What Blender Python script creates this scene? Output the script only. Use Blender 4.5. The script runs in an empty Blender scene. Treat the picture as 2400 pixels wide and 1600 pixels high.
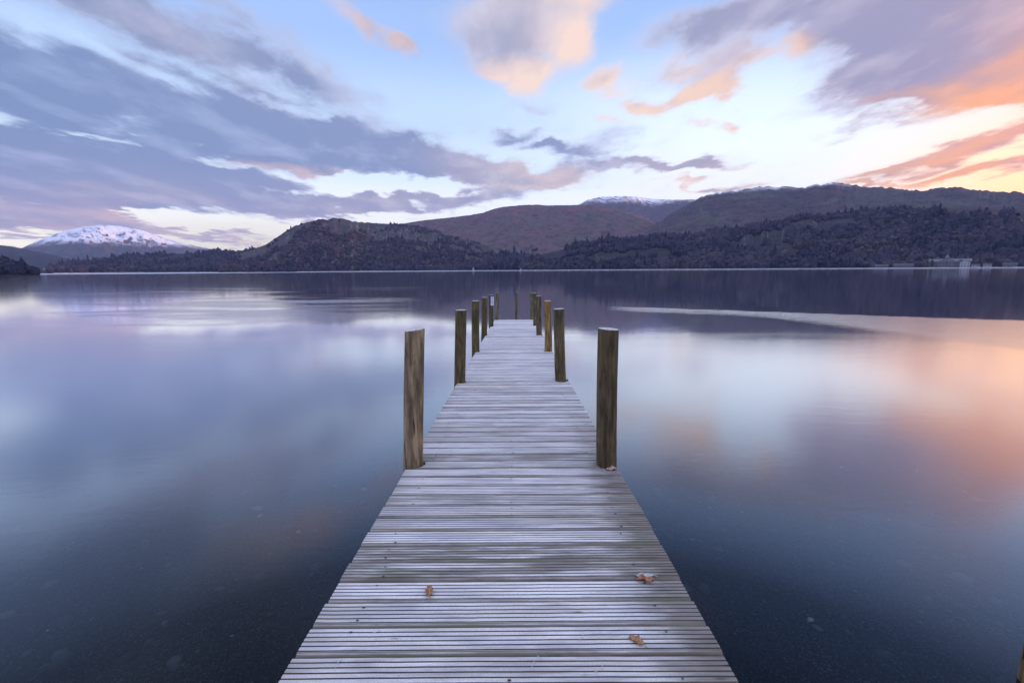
import bpy, bmesh, math, random
import numpy as np
from mathutils import Matrix, Vector
pi = math.pi
R_ = math.radians
rng = np.random.default_rng(7)
random.seed(7)
scene = bpy.context.scene
C = scene.collection

# ------------------------------------------------------------------ camera
CAMZ = 2.4                       # eye height above the lake
FPX = 16 / 36 * 2400
PITCH = math.atan((800 - 632) / FPX)
ROLL = R_(0.38)
cam_d = bpy.data.cameras.new('camera')
cam_d.lens = 16; cam_d.sensor_width = 36
cam_d.clip_start = 0.05; cam_d.clip_end = 60000
cam = bpy.data.objects.new('camera', cam_d); C.objects.link(cam)
RM = Matrix.Rotation(pi / 2 - PITCH, 3, 'X') @ Matrix.Rotation(-ROLL, 3, 'Z')
cam.matrix_world = Matrix.Translation((0, 0, CAMZ)) @ RM.to_4x4()
scene.camera = cam
scene.view_settings.view_transform = 'Standard'
scene.view_settings.look = 'None'
scene.view_settings.exposure = 0.0
scene.view_settings.gamma = 1
scene.view_settings.use_curve_mapping = False
scene.cycles.max_bounces = 8
scene.cycles.transparent_max_bounces = 12
scene.cycles.volume_bounces = 0
scene.cycles.sample_clamp_indirect = 4

def ray(px, py):
    """direction seen at a point of the 2352 x 1568 photograph"""
    s = 2400 / 2352
    v = RM @ Vector(((px * s - 1200) / FPX, (800 - py * s) / FPX, -1))
    return v.normalized()
def azel(px, py):
    r = ray(px, py)
    return math.degrees(math.atan2(r.x, r.y)), math.degrees(math.asin(r.z))
def on_level(px, py, z=0.0):
    r = ray(px, py)
    return Vector((0, 0, CAMZ)) + r * ((z - CAMZ) / r.z)

def lin(r, g, b, k=1.0):
    f = lambda c: (c / 255 / 12.92) if c / 255 <= 0.04045 else ((c / 255 + 0.055) / 1.055) ** 2.4
    return (f(r) * k, f(g) * k, f(b) * k, 1.0)

# ------------------------------------------------------------------ node helper
class N:
    def __init__(s, tree):
        s.t = tree; s.ns = tree.nodes; s.l = tree.links
    def put(s, sock, v):
        if v is None: return
        if isinstance(v, bpy.types.NodeSocket): s.l.new(v, sock)
        elif isinstance(v, (tuple, list)) and sock.type == 'RGBA' and len(v) == 3: sock.default_value = (*v, 1)
        elif isinstance(v, (tuple, list)) and sock.type == 'VECTOR': sock.default_value = v[:3]
        else: sock.default_value = v
    def new(s, typ, ins=None, **kw):
        n = s.ns.new(typ)
        for k, v in kw.items(): setattr(n, k, v)
        for k, v in (ins or {}).items(): s.put(n.inputs[k], v)
        return n
    def m(s, op, a, b=None, c=None, clamp=False):
        n = s.ns.new('ShaderNodeMath'); n.operation = op; n.use_clamp = clamp
        s.put(n.inputs[0], a); s.put(n.inputs[1], b); s.put(n.inputs[2], c)
        return n.outputs[0]
    def v(s, op, a, b=None, scale=None):
        n = s.ns.new('ShaderNodeVectorMath'); n.operation = op
        s.put(n.inputs[0], a); s.put(n.inputs[1], b)
        if scale is not None: s.put(n.inputs['Scale'], scale)
        return n.outputs['Value'] if op in ('LENGTH', 'DOT_PRODUCT', 'DISTANCE') else n.outputs[0]
    def ss(s, x, a, b, lo=0.0, hi=1.0, kind='SMOOTHSTEP'):
        n = s.ns.new('ShaderNodeMapRange'); n.interpolation_type = kind; n.clamp = True
        s.put(n.inputs[0], x); s.put(n.inputs[1], a); s.put(n.inputs[2], b); s.put(n.inputs[3], lo); s.put(n.inputs[4], hi)
        return n.outputs[0]
    def mix(s, f, a, b, blend='MIX'):
        n = s.ns.new('ShaderNodeMix'); n.data_type = 'RGBA'; n.blend_type = blend
        s.put(n.inputs[0], f); s.put(n.inputs[6], a); s.put(n.inputs[7], b)
        return n.outputs[2]
    def noise(s, vec, scale, detail=4, rough=0.55, dist=0.0, color=False):
        n = s.new('ShaderNodeTexNoise', {'Vector': vec, 'Scale': scale, 'Detail': detail, 'Roughness': rough, 'Distortion': dist})
        return n.outputs['Color' if color else 'Fac']
    def mapping(s, vec, loc=(0, 0, 0), rot=(0, 0, 0), scale=(1, 1, 1), kind='POINT'):
        n = s.new('ShaderNodeMapping', {'Vector': vec, 'Location': loc, 'Rotation': rot, 'Scale': scale}, vector_type=kind)
        return n.outputs[0]
    def ramp(s, f, stops, interp='EASE'):
        n = s.ns.new('ShaderNodeValToRGB'); n.color_ramp.interpolation = interp
        e = n.color_ramp.elements
        while len(e) < len(stops): e.new(0.5)
        for i, (p, c) in enumerate(stops):
            e[i].position = p; e[i].color = c if len(c) == 4 else (*c, 1)
        s.put(n.inputs[0], f)
        return n.outputs[0]
    def xyz(s, v):
        n = s.new('ShaderNodeSeparateXYZ', {0: v}); return n.outputs[0], n.outputs[1], n.outputs[2]
    def vec(s, x, y, z=0.0):
        return s.new('ShaderNodeCombineXYZ', {0: x, 1: y, 2: z}).outputs[0]

# ------------------------------------------------------------------ sky
SUN_AZ, SUN_EL = 84.0, 5.0        # just risen, behind the fells on the right
world = bpy.data.worlds.new('World'); scene.world = world
world.use_nodes = True
world.cycles.sampling_method = 'MANUAL'; world.cycles.sample_map_resolution = 512
wt = N(world.node_tree); wt.ns.clear()
DIR = wt.v('NORMALIZE', wt.new('ShaderNodeTexCoord').outputs['Generated'])
dx, dy, dz = wt.xyz(DIR)
y1 = wt.m('MAXIMUM', wt.m('ADD', dy, 1.0), 0.03)
UV = wt.vec(wt.m('DIVIDE', dx, y1), wt.m('DIVIDE', dz, y1))

def st(px, py):
    r = ray(px, py); return np.array([r.x / (1 + r.y), r.z / (1 + r.y)])
def blob_params(cx, cy, rx, ry, rot):
    a = R_(rot); c0 = st(cx, cy)
    ex = np.array([math.cos(a), math.sin(a)]); ey = np.array([-math.sin(a), math.cos(a)])
    J = np.stack([(st(cx + 2, cy) - st(cx - 2, cy)) / 4, (st(cx, cy + 2) - st(cx, cy - 2)) / 4], 1)
    M = J @ np.stack([ex * rx, ey * ry], 1)
    U, S, _ = np.linalg.svd(M)
    return c0, S, math.atan2(U[1, 0], U[0, 0])
def blob(vec, cx, cy, rx, ry, rot=0, hard=0.15):
    c0, S, ang = blob_params(cx, cy, rx, ry, rot)
    q = wt.mapping(vec, (c0[0], c0[1], 0), (0, 0, ang), (S[0], S[1], 1e9), 'TEXTURE')
    return wt.ss(wt.v('LENGTH', q), 1.55, hard)

# clear sky: Nishita plus the pale morning gradient
nish = wt.new('ShaderNodeTexSky', sky_type='NISHITA', sun_disc=False)
nish.sun_elevation = R_(SUN_EL); nish.sun_rotation = R_(SUN_AZ); nish.altitude = 80
nish_c = wt.v('SCALE', nish.outputs[0], scale=0.05)
grad = wt.ramp(dz, [(0.0, lin(255, 244, 214, 1.5)), (0.07, lin(254, 248, 230, 1.4)), (0.13, lin(244, 249, 252, 1.22)), (0.2, lin(220, 238, 255, 1.1)),
                    (0.3, lin(196, 222, 255, 1.06)), (0.42, lin(164, 198, 253, 1.02)), (0.58, lin(118, 152, 222)), (1.0, lin(112, 140, 205))])
clear = wt.v('ADD', grad, nish_c)
glow = wt.m('MULTIPLY', blob(UV, 2560, 420, 720, 330, 0, 0.0), 1.0)
clear = wt.mix(wt.m('MULTIPLY', glow, 0.9), clear, lin(255, 206, 140, 1.75))
glow2 = blob(UV, 2440, 420, 520, 115, 0, 0.0)
clear = wt.mix(wt.m('MULTIPLY', glow2, 0.85), clear, lin(255, 186, 108, 2.7))
glow3 = blob(UV, 1720, 420, 360, 90, 0, 0.0)
clear = wt.mix(wt.m('MULTIPLY', glow3, 0.6), clear, lin(255, 246, 226, 1.2))
glow4 = blob(UV, 1740, 300, 520, 170, 0, 0.0)
clear = wt.mix(wt.m('MULTIPLY', glow4, 0.6), clear, lin(234, 243, 255, 1.5))
glowl = blob(UV, 560, 560, 300, 50, 0, 0.0)
clear = wt.mix(wt.m('MULTIPLY', glowl, 0.5), clear, lin(250, 243, 205, 1.0))

# cloud noise lies in the plane of the cloud deck, drawn out along the wind
zz = wt.m('ADD', wt.m('MAXIMUM', dz, 0.0), 0.11)
CP = wt.vec(wt.m('DIVIDE', dx, zz), wt.m('DIVIDE', dy, zz))
CPr = wt.mapping(CP, (3.1, 1.7, 0), (0, 0, R_(12)), (1.0, 0.55, 1))
def warp(vec, scale, det, amp):          # two scalar noises, centred on zero
    a = wt.m('MULTIPLY', wt.m('SUBTRACT', wt.noise(vec, scale, det, 0.55), 0.5), amp[0])
    b = wt.m('MULTIPLY', wt.m('SUBTRACT', wt.noise(wt.v('ADD', vec, (7.7, 3.1, 0)), scale, det, 0.55), 0.5), amp[1])
    return wt.vec(a, b)
UVw = wt.v('ADD', wt.v('ADD', UV, warp(CPr, 1.1, 2, (0.085, 0.04))), warp(wt.mapping(CP, (5, 2, 0), (0, 0, R_(12)), (1.0, 0.6, 1)), 3.4, 4, (0.075, 0.045)))
fine = wt.noise(CPr, 2.6, 8, 0.55, 0.25)
toward = wt.noise(wt.v('ADD', CPr, (0.16, -0.03, 0)), 2.6, 5, 0.55, 0.25)
finest = wt.noise(wt.mapping(CP, (9, 4, 0), (0, 0, R_(12)), (1, 0.75, 1)), 6.5, 6, 0.62, 0.2)

CLOUDS = [  # x, y, rx, ry, turn, weight, warmth
    (330, 262, 560, 112, 14, 1.1, 0), (820, 345, 340, 70, 12, 1.15, 0), (1080, 384, 150, 36, 9, 1.0, .38),
    (470, 100, 380, 95, 22, .75, .08), (690, 175, 190, 34, 20, .5, 0), (10, 150, 230, 90, 22, .9, 0), (260, 20, 330, 40, 20, .35, .1),
    (220, 425, 440, 85, 4, 1.2, .12), (660, 448, 330, 40, 5, 1.0, .1), (930, 462, 280, 25, -3, 1.0, .28), (1150, 415, 170, 20, 6, .95, .35),
    (1240, 432, 120, 10, 0, .7, .7),
    (140, 505, 250, 26, 2, 1.0, .62), (420, 542, 240, 12, 3, .85, .5), (90, 552, 120, 12, 0, .7, .25), (560, 566, 120, 6, 0, .6, .6),
    (680, 385, 110, 12, 8, .7, .7),
    (235, 325, 130, 10, 7, -1.0, 0), (580, 372, 130, 12, 10, -.9, 0), (880, 424, 230, 20, 2, -1.3, 0), (330, 165, 240, 20, 26, -.5, 0),
    (360, 502, 210, 7, 2, -.9, 0), (520, 524, 180, 9, 3, -1.0, 0), (640, 235, 120, 12, 14, -.4, 0), (200, 360, 420, 60, 6, .6, 0), (430, 200, 330, 50, 18, .4, 0), (600, 300, 300, 60, 12, .3, 0), (620, 470, 330, 18, 3, .5, .15),
    (1160, 297, 55, 18, 0, .85, 0), (1240, 330, 62, 16, 4, .95, 0), (1338, 350, 84, 32, -8, 1.05, 0), (1450, 384, 190, 19, -4, 1.05, .22),
    (1600, 380, 120, 15, 0, 1.0, .5), (1655, 420, 66, 14, -3, 1.1, .75), (1555, 417, 50, 6, 0, .7, .9), (1295, 414, 95, 14, 4, 1.0, .6),
    (1450, 320, 40, 24, 0, .4, 0),
    (1150, 75, 120, 80, 12, .95, .2), (1205, 150, 84, 40, 0, .95, 1.2), (1338, 85, 50, 58, 30, .9, 1.1), (1265, 8, 140, 40, 0, .85, .25),
    (1268, 60, 70, 50, 0, .8, .42), (1175, 30, 90, 60, 0, .5, .2),
    (1420, 165, 66, 28, -6, 1.1, 1.05), (1625, 205, 86, 26, -27, 1.05, 1.0), (1520, 248, 38, 30, 0, 1.05, 1.1), (1440, 283, 36, 10, 0, .5, .9),
    (1640, 289, 42, 9, 0, .6, .9), (1240, 217, 60, 20, 0, .5, .05), (1445, 205, 50, 30, 0, .35, .8), (1560, 150, 50, 30, -20, .4, .5),
    (860, 70, 115, 34, 36, .75, .7), (925, 100, 30, 24, 40, .7, 1.0), (1330, -70, 150, 70, 10, .8, .8), (620, -90, 300, 60, 10, .6, .5),
    (1700, 45, 240, 50, -10, .75, .05), (1680, 135, 120, 34, -20, .65, .15), (1790, 110, 100, 20, -20, .4, .7),
    (2180, 85, 340, 130, -20, 1.25, .05), (2030, 185, 170, 52, -10, 1.1, .12), (2300, 185, 230, 46, -13, 1.2, .95), (2170, 216, 150, 16, -6, 1.0, 1.0),
    (-60, -420, 1050, 360, 8, 1.5, 0), (1500, -330, 260, 90, -25, .6, .5), (2500, -260, 260, 90, -25, .5, .5),  # the first is an unseen cloud added to darken the near water's reflection
    (2050, 60, 220, 70, -15, .6, .05), (1560, 60, 160, 60, -10, .4, .1), (1240, 398, 120, 16, 4, .6, .5), (40, 330, 200, 40, 4, .6, 0), (120, 470, 260, 30, 2, .6, .3),
    (2360, 60, 200, 120, -20, .7, .35), (2480, 150, 200, 120, -15, .8, .8), (1930, 15, 240, 60, -6, .9, .05),
    (2200, 338, 260, 26, -15, 1.15, .70), (2290, 380, 210, 24, -13, 1.15, 1.0), (2060, 372, 110, 9, -10, .9, .8), (2015, 411, 76, 7, -2, .85, .9),
    (2330, 300, 110, 12, -14, .7, .5), (1990, 280, 120, 10, -20, .45, .1),
]
dens = None; warm = None
wx, wy, _z = wt.xyz(UVw); VECw = UVw
for i_, (cx, cy, rx, ry, rot, w, wm) in enumerate(CLOUDS):
    if i_ % 6 == 5: VECw = wt.vec(wx, wy, dens)      # z carries the running sum and is scaled away: keeps the shader short of registers
    f = blob(VECw, cx, cy, rx, ry, rot)
    dens = wt.m('MULTIPLY', f, w) if dens is None else wt.m('MULTIPLY_ADD', f, w, dens)
    if wm > 0:
        warm = wt.m('MULTIPLY', f, wm) if warm is None else wt.m('MULTIPLY_ADD', f, wm, warm)
nz = wt.m('ADD', wt.m('MULTIPLY', wt.m('SUBTRACT', fine, 0.5), 2.7), wt.m('MULTIPLY', wt.m('SUBTRACT', finest, 0.5), 1.75))
# outside the view: broken cloud that follows the noise only
r2 = wt.v('LENGTH', UV)
away = wt.ss(r2, 0.50, 0.75)
dens = wt.m('ADD', dens, wt.m('MULTIPLY', away, 0.42))
dn = wt.m('ADD', dens, wt.m('MULTIPLY', nz, wt.ss(dens, 0.0, 0.9, 0.45, 1.0)))
litside = wt.m('MULTIPLY', wt.m('SUBTRACT', fine, toward), 3.2)
alpha = wt.ss(dn, -0.02, 1.0)
thick = wt.m('SUBTRACT', wt.ss(dn, 0.35, 1.35), litside, clamp=True)
ux = wt.xyz(UV)[0]
warm_c = wt.ramp(wt.m('MULTIPLY_ADD', ux, 1.0, 0.5), [(0.0, lin(236, 200, 198)), (0.40, lin(250, 216, 206)), (0.5, lin(255, 228, 216, 1.05)), (0.62, lin(255, 226, 210, 1.05)),
                 (0.72, lin(255, 216, 192, 1.03)), (0.80, lin(255, 198, 152, 1.03)), (0.90, lin(255, 172, 104, 1.3)), (1.0, lin(255, 160, 76, 2.0))], 'LINEAR')
cool_c = wt.mix(thick, wt.ramp(wt.m('ADD', ux, 0.5), [(0, lin(162, 188, 230)), (0.6, lin(204, 212, 242)), (1, lin(216, 206, 228))], 'LINEAR'),
                wt.ramp(wt.m('ADD', ux, 0.5), [(0, lin(124, 152, 198)), (0.6, lin(150, 164, 202)), (1, lin(168, 162, 196))], 'LINEAR'))
lowpink = wt.m('MULTIPLY', wt.ss(dz, 0.2, 0.03), 0.17)
wfac = wt.m('MULTIPLY', wt.m('MULTIPLY', wt.m('ADD', wt.m('DIVIDE', warm, wt.m('MAXIMUM', dens, 0.35)), lowpink), wt.m('ADD', 0.95, wt.m('ADD', wt.m('MULTIPLY', litside, .8), wt.m('MULTIPLY', wt.m('SUBTRACT', 0.5, fine), 1.6)))), 0.95, clamp=True)
cloud_c = wt.mix(wfac, cool_c, warm_c)
sky_c = wt.mix(alpha, clear, cloud_c)
# unseen sky behind the viewer and overhead, brightened to light the deck
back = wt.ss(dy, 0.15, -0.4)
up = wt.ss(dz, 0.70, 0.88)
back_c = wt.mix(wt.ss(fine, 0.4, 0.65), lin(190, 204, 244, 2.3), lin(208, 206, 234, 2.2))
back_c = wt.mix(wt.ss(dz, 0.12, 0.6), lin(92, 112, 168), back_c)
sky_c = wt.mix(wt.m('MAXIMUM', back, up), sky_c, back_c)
sky_c = wt.mix(wt.ss(dz, -0.01, -0.03), sky_c, (0.03, 0.035, 0.05, 1))
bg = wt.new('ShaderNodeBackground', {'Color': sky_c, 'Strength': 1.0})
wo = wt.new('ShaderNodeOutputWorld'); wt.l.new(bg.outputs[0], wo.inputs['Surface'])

# ------------------------------------------------------------------ sun
sd = bpy.data.lights.new('sun', 'SUN'); sd.energy = 5.0; sd.angle = R_(0.5); sd.color = (1.0, 0.44, 0.27)
so = bpy.data.objects.new('sun', sd); C.objects.link(so)
sv = Vector((math.sin(R_(SUN_AZ)) * math.cos(R_(SUN_EL)), math.cos(R_(SUN_AZ)) * math.cos(R_(SUN_EL)), math.sin(R_(SUN_EL))))
so.rotation_euler = sv.to_track_quat('Z', 'Y').to_euler(); so.location = sv * 50

# ------------------------------------------------------------------ object helpers
def tag(o, label=None, cat=None, group=None, kind=None):
    if label: o['label'] = label
    if cat: o['category'] = cat
    if group: o['group'] = group
    if kind: o['kind'] = kind
    return o
def link(name, me, mat=None, parent=None, loc=None):
    o = bpy.data.objects.new(name, me); C.objects.link(o)
    if mat: me.materials.append(mat)
    if parent: o.parent = parent
    if loc is not None: o.location = loc
    return o
def empty(name, loc=(0, 0, 0), rz=0.0):
    o = bpy.data.objects.new(name, None); C.objects.link(o); o.location = loc; o.rotation_euler = (0, 0, rz)
    o.empty_display_size = 0.2
    return o
def np_mesh(name, V, F, smooth=True, attrs=None):
    """V (n,3), F (m,k) with one k"""
    V = np.ascontiguousarray(V, np.float32); F = np.ascontiguousarray(F, np.int32)
    me = bpy.data.meshes.new(name)
    me.vertices.add(len(V)); me.vertices.foreach_set('co', V.ravel())
    k = F.shape[1]
    me.loops.add(F.size); me.loops.foreach_set('vertex_index', F.ravel())
    me.polygons.add(len(F)); me.polygons.foreach_set('loop_start', np.arange(0, F.size, k, dtype=np.int32))
    me.polygons.foreach_set('loop_total', np.full(len(F), k, np.int32))
    me.polygons.foreach_set('use_smooth', np.full(len(F), smooth, bool))
    for an, av in (attrs or {}).items():
        a = me.attributes.new(an, 'FLOAT', 'POINT'); a.data.foreach_set('value', np.ascontiguousarray(av, np.float32))
    me.update(calc_edges=True); me.validate()
    return me
def grid_faces(nu, nv):
    a = np.arange(nu * nv).reshape(nu, nv)
    return np.stack([a[:-1, :-1], a[1:, :-1], a[1:, 1:], a[:-1, 1:]], -1).reshape(-1, 4)
def bm_obj(name, bm, mat, parent=None, smooth=False, loc=None):
    me = bpy.data.meshes.new(name); bm.to_mesh(me); bm.free()
    if smooth: me.polygons.foreach_set('use_smooth', [True] * len(me.polygons))
    return link(name, me, mat, parent, loc)
def box(bm, x0, x1, y0, y1, z0, z1):
    vs = [bm.verts.new(p) for p in ((x0, y0, z0), (x1, y0, z0), (x1, y1, z0), (x0, y1, z0), (x0, y0, z1), (x1, y0, z1), (x1, y1, z1), (x0, y1, z1))]
    for f in ((3, 2, 1, 0), (4, 5, 6, 7), (0, 1, 5, 4), (1, 2, 6, 5), (2, 3, 7, 6), (3, 0, 4, 7)): bm.faces.new([vs[i] for i in f])
def gable(bm, x0, x1, y0, y1, z0, z1, along='x', th=0.0):
    """a solid pitched roof"""
    if along == 'x':
        p = [(x0, y0, z0), (x1, y0, z0), (x1, y1, z0), (x0, y1, z0), (x0, (y0 + y1) / 2, z1), (x1, (y0 + y1) / 2, z1)]
        fs = ((3, 2, 1, 0), (0, 1, 5, 4), (2, 3, 4, 5), (1, 2, 5), (3, 0, 4))
    else:
        p = [(x0, y0, z0), (x1, y0, z0), (x1, y1, z0), (x0, y1, z0), ((x0 + x1) / 2, y0, z1), ((x0 + x1) / 2, y1, z1)]
        fs = ((3, 2, 1, 0), (1, 2, 5, 4), (3, 0, 4, 5), (0, 1, 4), (2, 3, 5))
    vs = [bm.verts.new(q) for q in p]
    for f in fs: bm.faces.new([vs[i] for i in f])

# value noise for the terrain
def _h(ix, iy, seed):
    n = (ix.astype(np.int64) * 374761393 + iy.astype(np.int64) * 668265263 + seed * 974711) & 0xffffffff
    n = ((n ^ (n >> 13)) * 1274126177) & 0xffffffff
    return ((n ^ (n >> 16)) & 0xffff) / 32767.5 - 1
def vnoise(x, y, seed=0):
    x = np.asarray(x, float); y = np.asarray(y, float)
    ix = np.floor(x); iy = np.floor(y); fx = x - ix; fy = y - iy
    fx = fx * fx * fx * (fx * (fx * 6 - 15) + 10); fy = fy * fy * fy * (fy * (fy * 6 - 15) + 10)
    a = _h(ix, iy, seed); b = _h(ix + 1, iy, seed); c = _h(ix, iy + 1, seed); d = _h(ix + 1, iy + 1, seed)
    return (a + (b - a) * fx) + ((c + (d - c) * fx) - (a + (b - a) * fx)) * fy
def fbm(x, y, oct=5, seed=0, gain=0.5):
    s = 0; amp = 1; tot = 0
    for i in range(oct):
        s = s + amp * vnoise(x * 2 ** i + 17.3 * i, y * 2 ** i - 9.1 * i, seed + i); tot += amp; amp *= gain
    return s / tot
def ridged(x, y, oct=4, seed=0):
    s = 0; amp = 1; tot = 0
    for i in range(oct):
        s = s + amp * (1 - 2 * np.abs(vnoise(x * 2 ** i + 5.7 * i, y * 2 ** i + 3.3 * i, seed + i))); tot += amp; amp *= 0.5
    return s / tot

def principled(name):
    m = bpy.data.materials.new(name); m.use_nodes = True
    t = N(m.node_tree); b = t.ns['Principled BSDF']
    return m, t, b

# ------------------------------------------------------------------ terrain materials
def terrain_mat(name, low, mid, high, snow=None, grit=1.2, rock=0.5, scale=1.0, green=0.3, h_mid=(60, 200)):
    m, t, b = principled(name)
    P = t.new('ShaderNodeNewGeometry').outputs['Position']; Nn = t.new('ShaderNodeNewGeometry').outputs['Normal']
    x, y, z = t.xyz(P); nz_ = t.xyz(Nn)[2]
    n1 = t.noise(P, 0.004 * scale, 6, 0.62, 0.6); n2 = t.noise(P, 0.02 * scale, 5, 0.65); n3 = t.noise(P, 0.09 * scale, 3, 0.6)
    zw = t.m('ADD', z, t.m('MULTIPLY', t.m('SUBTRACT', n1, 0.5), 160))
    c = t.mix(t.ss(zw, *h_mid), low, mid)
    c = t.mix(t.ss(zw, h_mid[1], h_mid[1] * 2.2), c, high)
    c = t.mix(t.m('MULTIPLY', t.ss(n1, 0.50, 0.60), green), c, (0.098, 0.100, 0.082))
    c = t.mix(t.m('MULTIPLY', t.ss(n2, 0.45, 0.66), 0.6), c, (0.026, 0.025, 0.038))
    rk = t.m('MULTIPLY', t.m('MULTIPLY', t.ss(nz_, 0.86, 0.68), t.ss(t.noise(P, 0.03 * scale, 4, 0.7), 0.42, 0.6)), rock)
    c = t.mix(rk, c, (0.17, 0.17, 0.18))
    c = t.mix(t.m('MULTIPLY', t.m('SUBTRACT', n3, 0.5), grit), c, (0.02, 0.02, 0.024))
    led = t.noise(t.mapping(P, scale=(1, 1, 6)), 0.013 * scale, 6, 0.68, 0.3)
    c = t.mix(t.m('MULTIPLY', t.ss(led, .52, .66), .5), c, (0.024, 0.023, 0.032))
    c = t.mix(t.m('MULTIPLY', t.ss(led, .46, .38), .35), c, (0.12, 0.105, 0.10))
    if snow:
        z0, z1, cov = snow
        sz = t.ss(t.m('ADD', z, t.m('MULTIPLY', t.m('SUBTRACT', n2, 0.5), (z1 - z0) * 1.6)), z0, z1)
        sn = t.m('MULTIPLY', t.m('MULTIPLY', sz, t.ss(t.m('ADD', nz_, t.m('MULTIPLY', t.m('SUBTRACT', n2, 0.5), 0.35)), 0.62, 0.8)),
                 t.ss(t.noise(t.mapping(t.mapping(P, rot=(0, 0, -.72)), scale=(1.6, .3, 1.6)), 0.011 * scale, 5, 0.62, 0.4), 1 - cov - .12, 1 - cov + .1))
        c = t.mix(sn, c, (0.80, 0.81, 0.85))
    t.put(b.inputs['Base Color'], c); b.inputs['Roughness'].default_value = 1.0
    b.inputs['Specular IOR Level'].default_value = 0.05
    bp = t.new('ShaderNodeBump', {'Height': n3, 'Strength': 0.6, 'Distance': 6.0})
    t.l.new(bp.outputs[0], b.inputs['Normal'])
    return m
BR = (0.135, 0.086, 0.094); BRD = (0.085, 0.060, 0.064); HEA = (0.085, 0.070, 0.084); GRS = (0.09, 0.09, 0.07)
M_far = terrain_mat('far_fell_ground', (0.050, 0.052, 0.058), (0.060, 0.055, 0.058), (0.10, 0.085, 0.08), snow=(335, 450, .60), grit=.2, rock=0.15, scale=0.4, green=.1, h_mid=(100, 300))
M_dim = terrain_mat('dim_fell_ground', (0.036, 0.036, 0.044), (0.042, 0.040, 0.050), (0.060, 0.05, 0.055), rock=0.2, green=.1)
M_crag = terrain_mat('crag_ground', BRD, (0.064, 0.056, 0.060), (0.062, 0.055, 0.058), rock=0.9, scale=1.6, green=.35)
M_brk = terrain_mat('bracken_ground', BR, BR, HEA, rock=0.35, scale=1.2, green=.6, h_mid=(120, 300))
M_snowy = terrain_mat('snow_top_ground', HEA, HEA, HEA, snow=(680, 800, .56), rock=0.5, green=.1)
M_right = terrain_mat('moor_ground', BRD, (0.066, 0.055, 0.068), (0.058, 0.050, 0.064), snow=(385, 470, .52), rock=0.3, scale=1.3, green=.6, h_mid=(150, 330))
M_wood = terrain_mat('wood_floor', (0.040, 0.033, 0.040), (0.052, 0.043, 0.050), (0.070, 0.058, 0.066), rock=0.8, scale=2.0, green=.1)

HILLS = {}
def hill(name, pts, D, foot, mat, naz=None, nr=90, gul=0.10, prof=((0, 0), (.12, .05), (.5, .42), (1, 1)), seed=1, jag=0.03, gfreq=0.5, back=1.5, clampk=0.985):
    A = np.array([azel(*p) if len(p) == 2 else p[1:] for p in pts])
    A = A[np.argsort(A[:, 0])]
    naz = naz or int((A[-1, 0] - A[0, 0]) / 0.06)
    az = np.linspace(A[0, 0], A[-1, 0], naz)
    el = np.interp(az, A[:, 0], A[:, 1])
    el = el + jag * (fbm(az * 3.1, az * 0, 5, seed + 40, .6)) * 1.6
    fD = (lambda a: np.full_like(a, D)) if np.isscalar(D) else (lambda a: np.interp(a, [azel(p, 600)[0] if abs(p) > 100 or True else p for p, _ in D], [d for _, d in D]))
    Dc = fD(az) * (1 + 0.05 * fbm(az * .3, az * 0 + 7, 3, seed + 3)); Fc = np.full_like(az, foot) if np.isscalar(foot) else np.interp(az, [azel(p, 600)[0] for p, _ in foot], [d for _, d in foot])
    t = np.concatenate([np.linspace(0, 1, nr), np.linspace(1.02, back, 14)])
    T, AZ = np.meshgrid(t, az); Dm = Dc[:, None]; Fm = Fc[:, None]
    r = Fm + (Dm - Fm) * T
    hc = Dm * np.tan(np.radians(el))[:, None] + CAMZ
    pp = np.array(prof); g = np.interp(np.clip(T, 0, 1), pp[:, 0], pp[:, 1])
    g = np.where(T > 1, 1 - (T - 1) * 0.55 / (back - 1) - (T - 1) ** 2 * .8, g)
    X = r * np.sin(np.radians(AZ)); Y = r * np.cos(np.radians(AZ))
    w = np.clip(4 * T * (1 - T), 0, 1) ** 0.7
    wob = fbm(X / 420, Y / 420, 3, seed + 9) * 2.2
    gl = ridged(AZ * gfreq + wob * .25, T * 1.3 + wob * .2, 4, seed) * 0.6 + fbm(X / 160, Y / 160, 6, seed + 5, .62) * 0.8
    h = -3 + (hc + 3) * (g + gul * gl * w)
    lim = (r * np.tan(np.radians(el))[:, None] + CAMZ)
    h = np.where((T < 1), np.minimum(h, lim * np.clip(clampk - 0.02 * (1 - T) * 4, .9, 1)), h)
    h = np.where(T <= 0, -3, h)
    V = np.stack([X, Y, h], -1)
    me = np_mesh(name, V.reshape(-1, 3), grid_faces(*T.shape)[:, ::-1])
    o = link(name, me, mat); tag(o, kind='structure')
    HILLS[len(HILLS)] = (V, nr)
    return V[:, :nr]

def surf(V, fa, ft):
    na, nt = V.shape[:2]
    ia = np.clip((fa * (na - 1)), 0, na - 2); it = np.clip(ft * (nt - 1), 0, nt - 2)
    a0 = ia.astype(int); t0 = it.astype(int); a = (ia - a0)[:, None]; q = (it - t0)[:, None]
    return V[a0, t0] * (1 - a) * (1 - q) + V[a0 + 1, t0] * a * (1 - q) + V[a0, t0 + 1] * (1 - a) * q + V[a0 + 1, t0 + 1] * a * q

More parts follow.
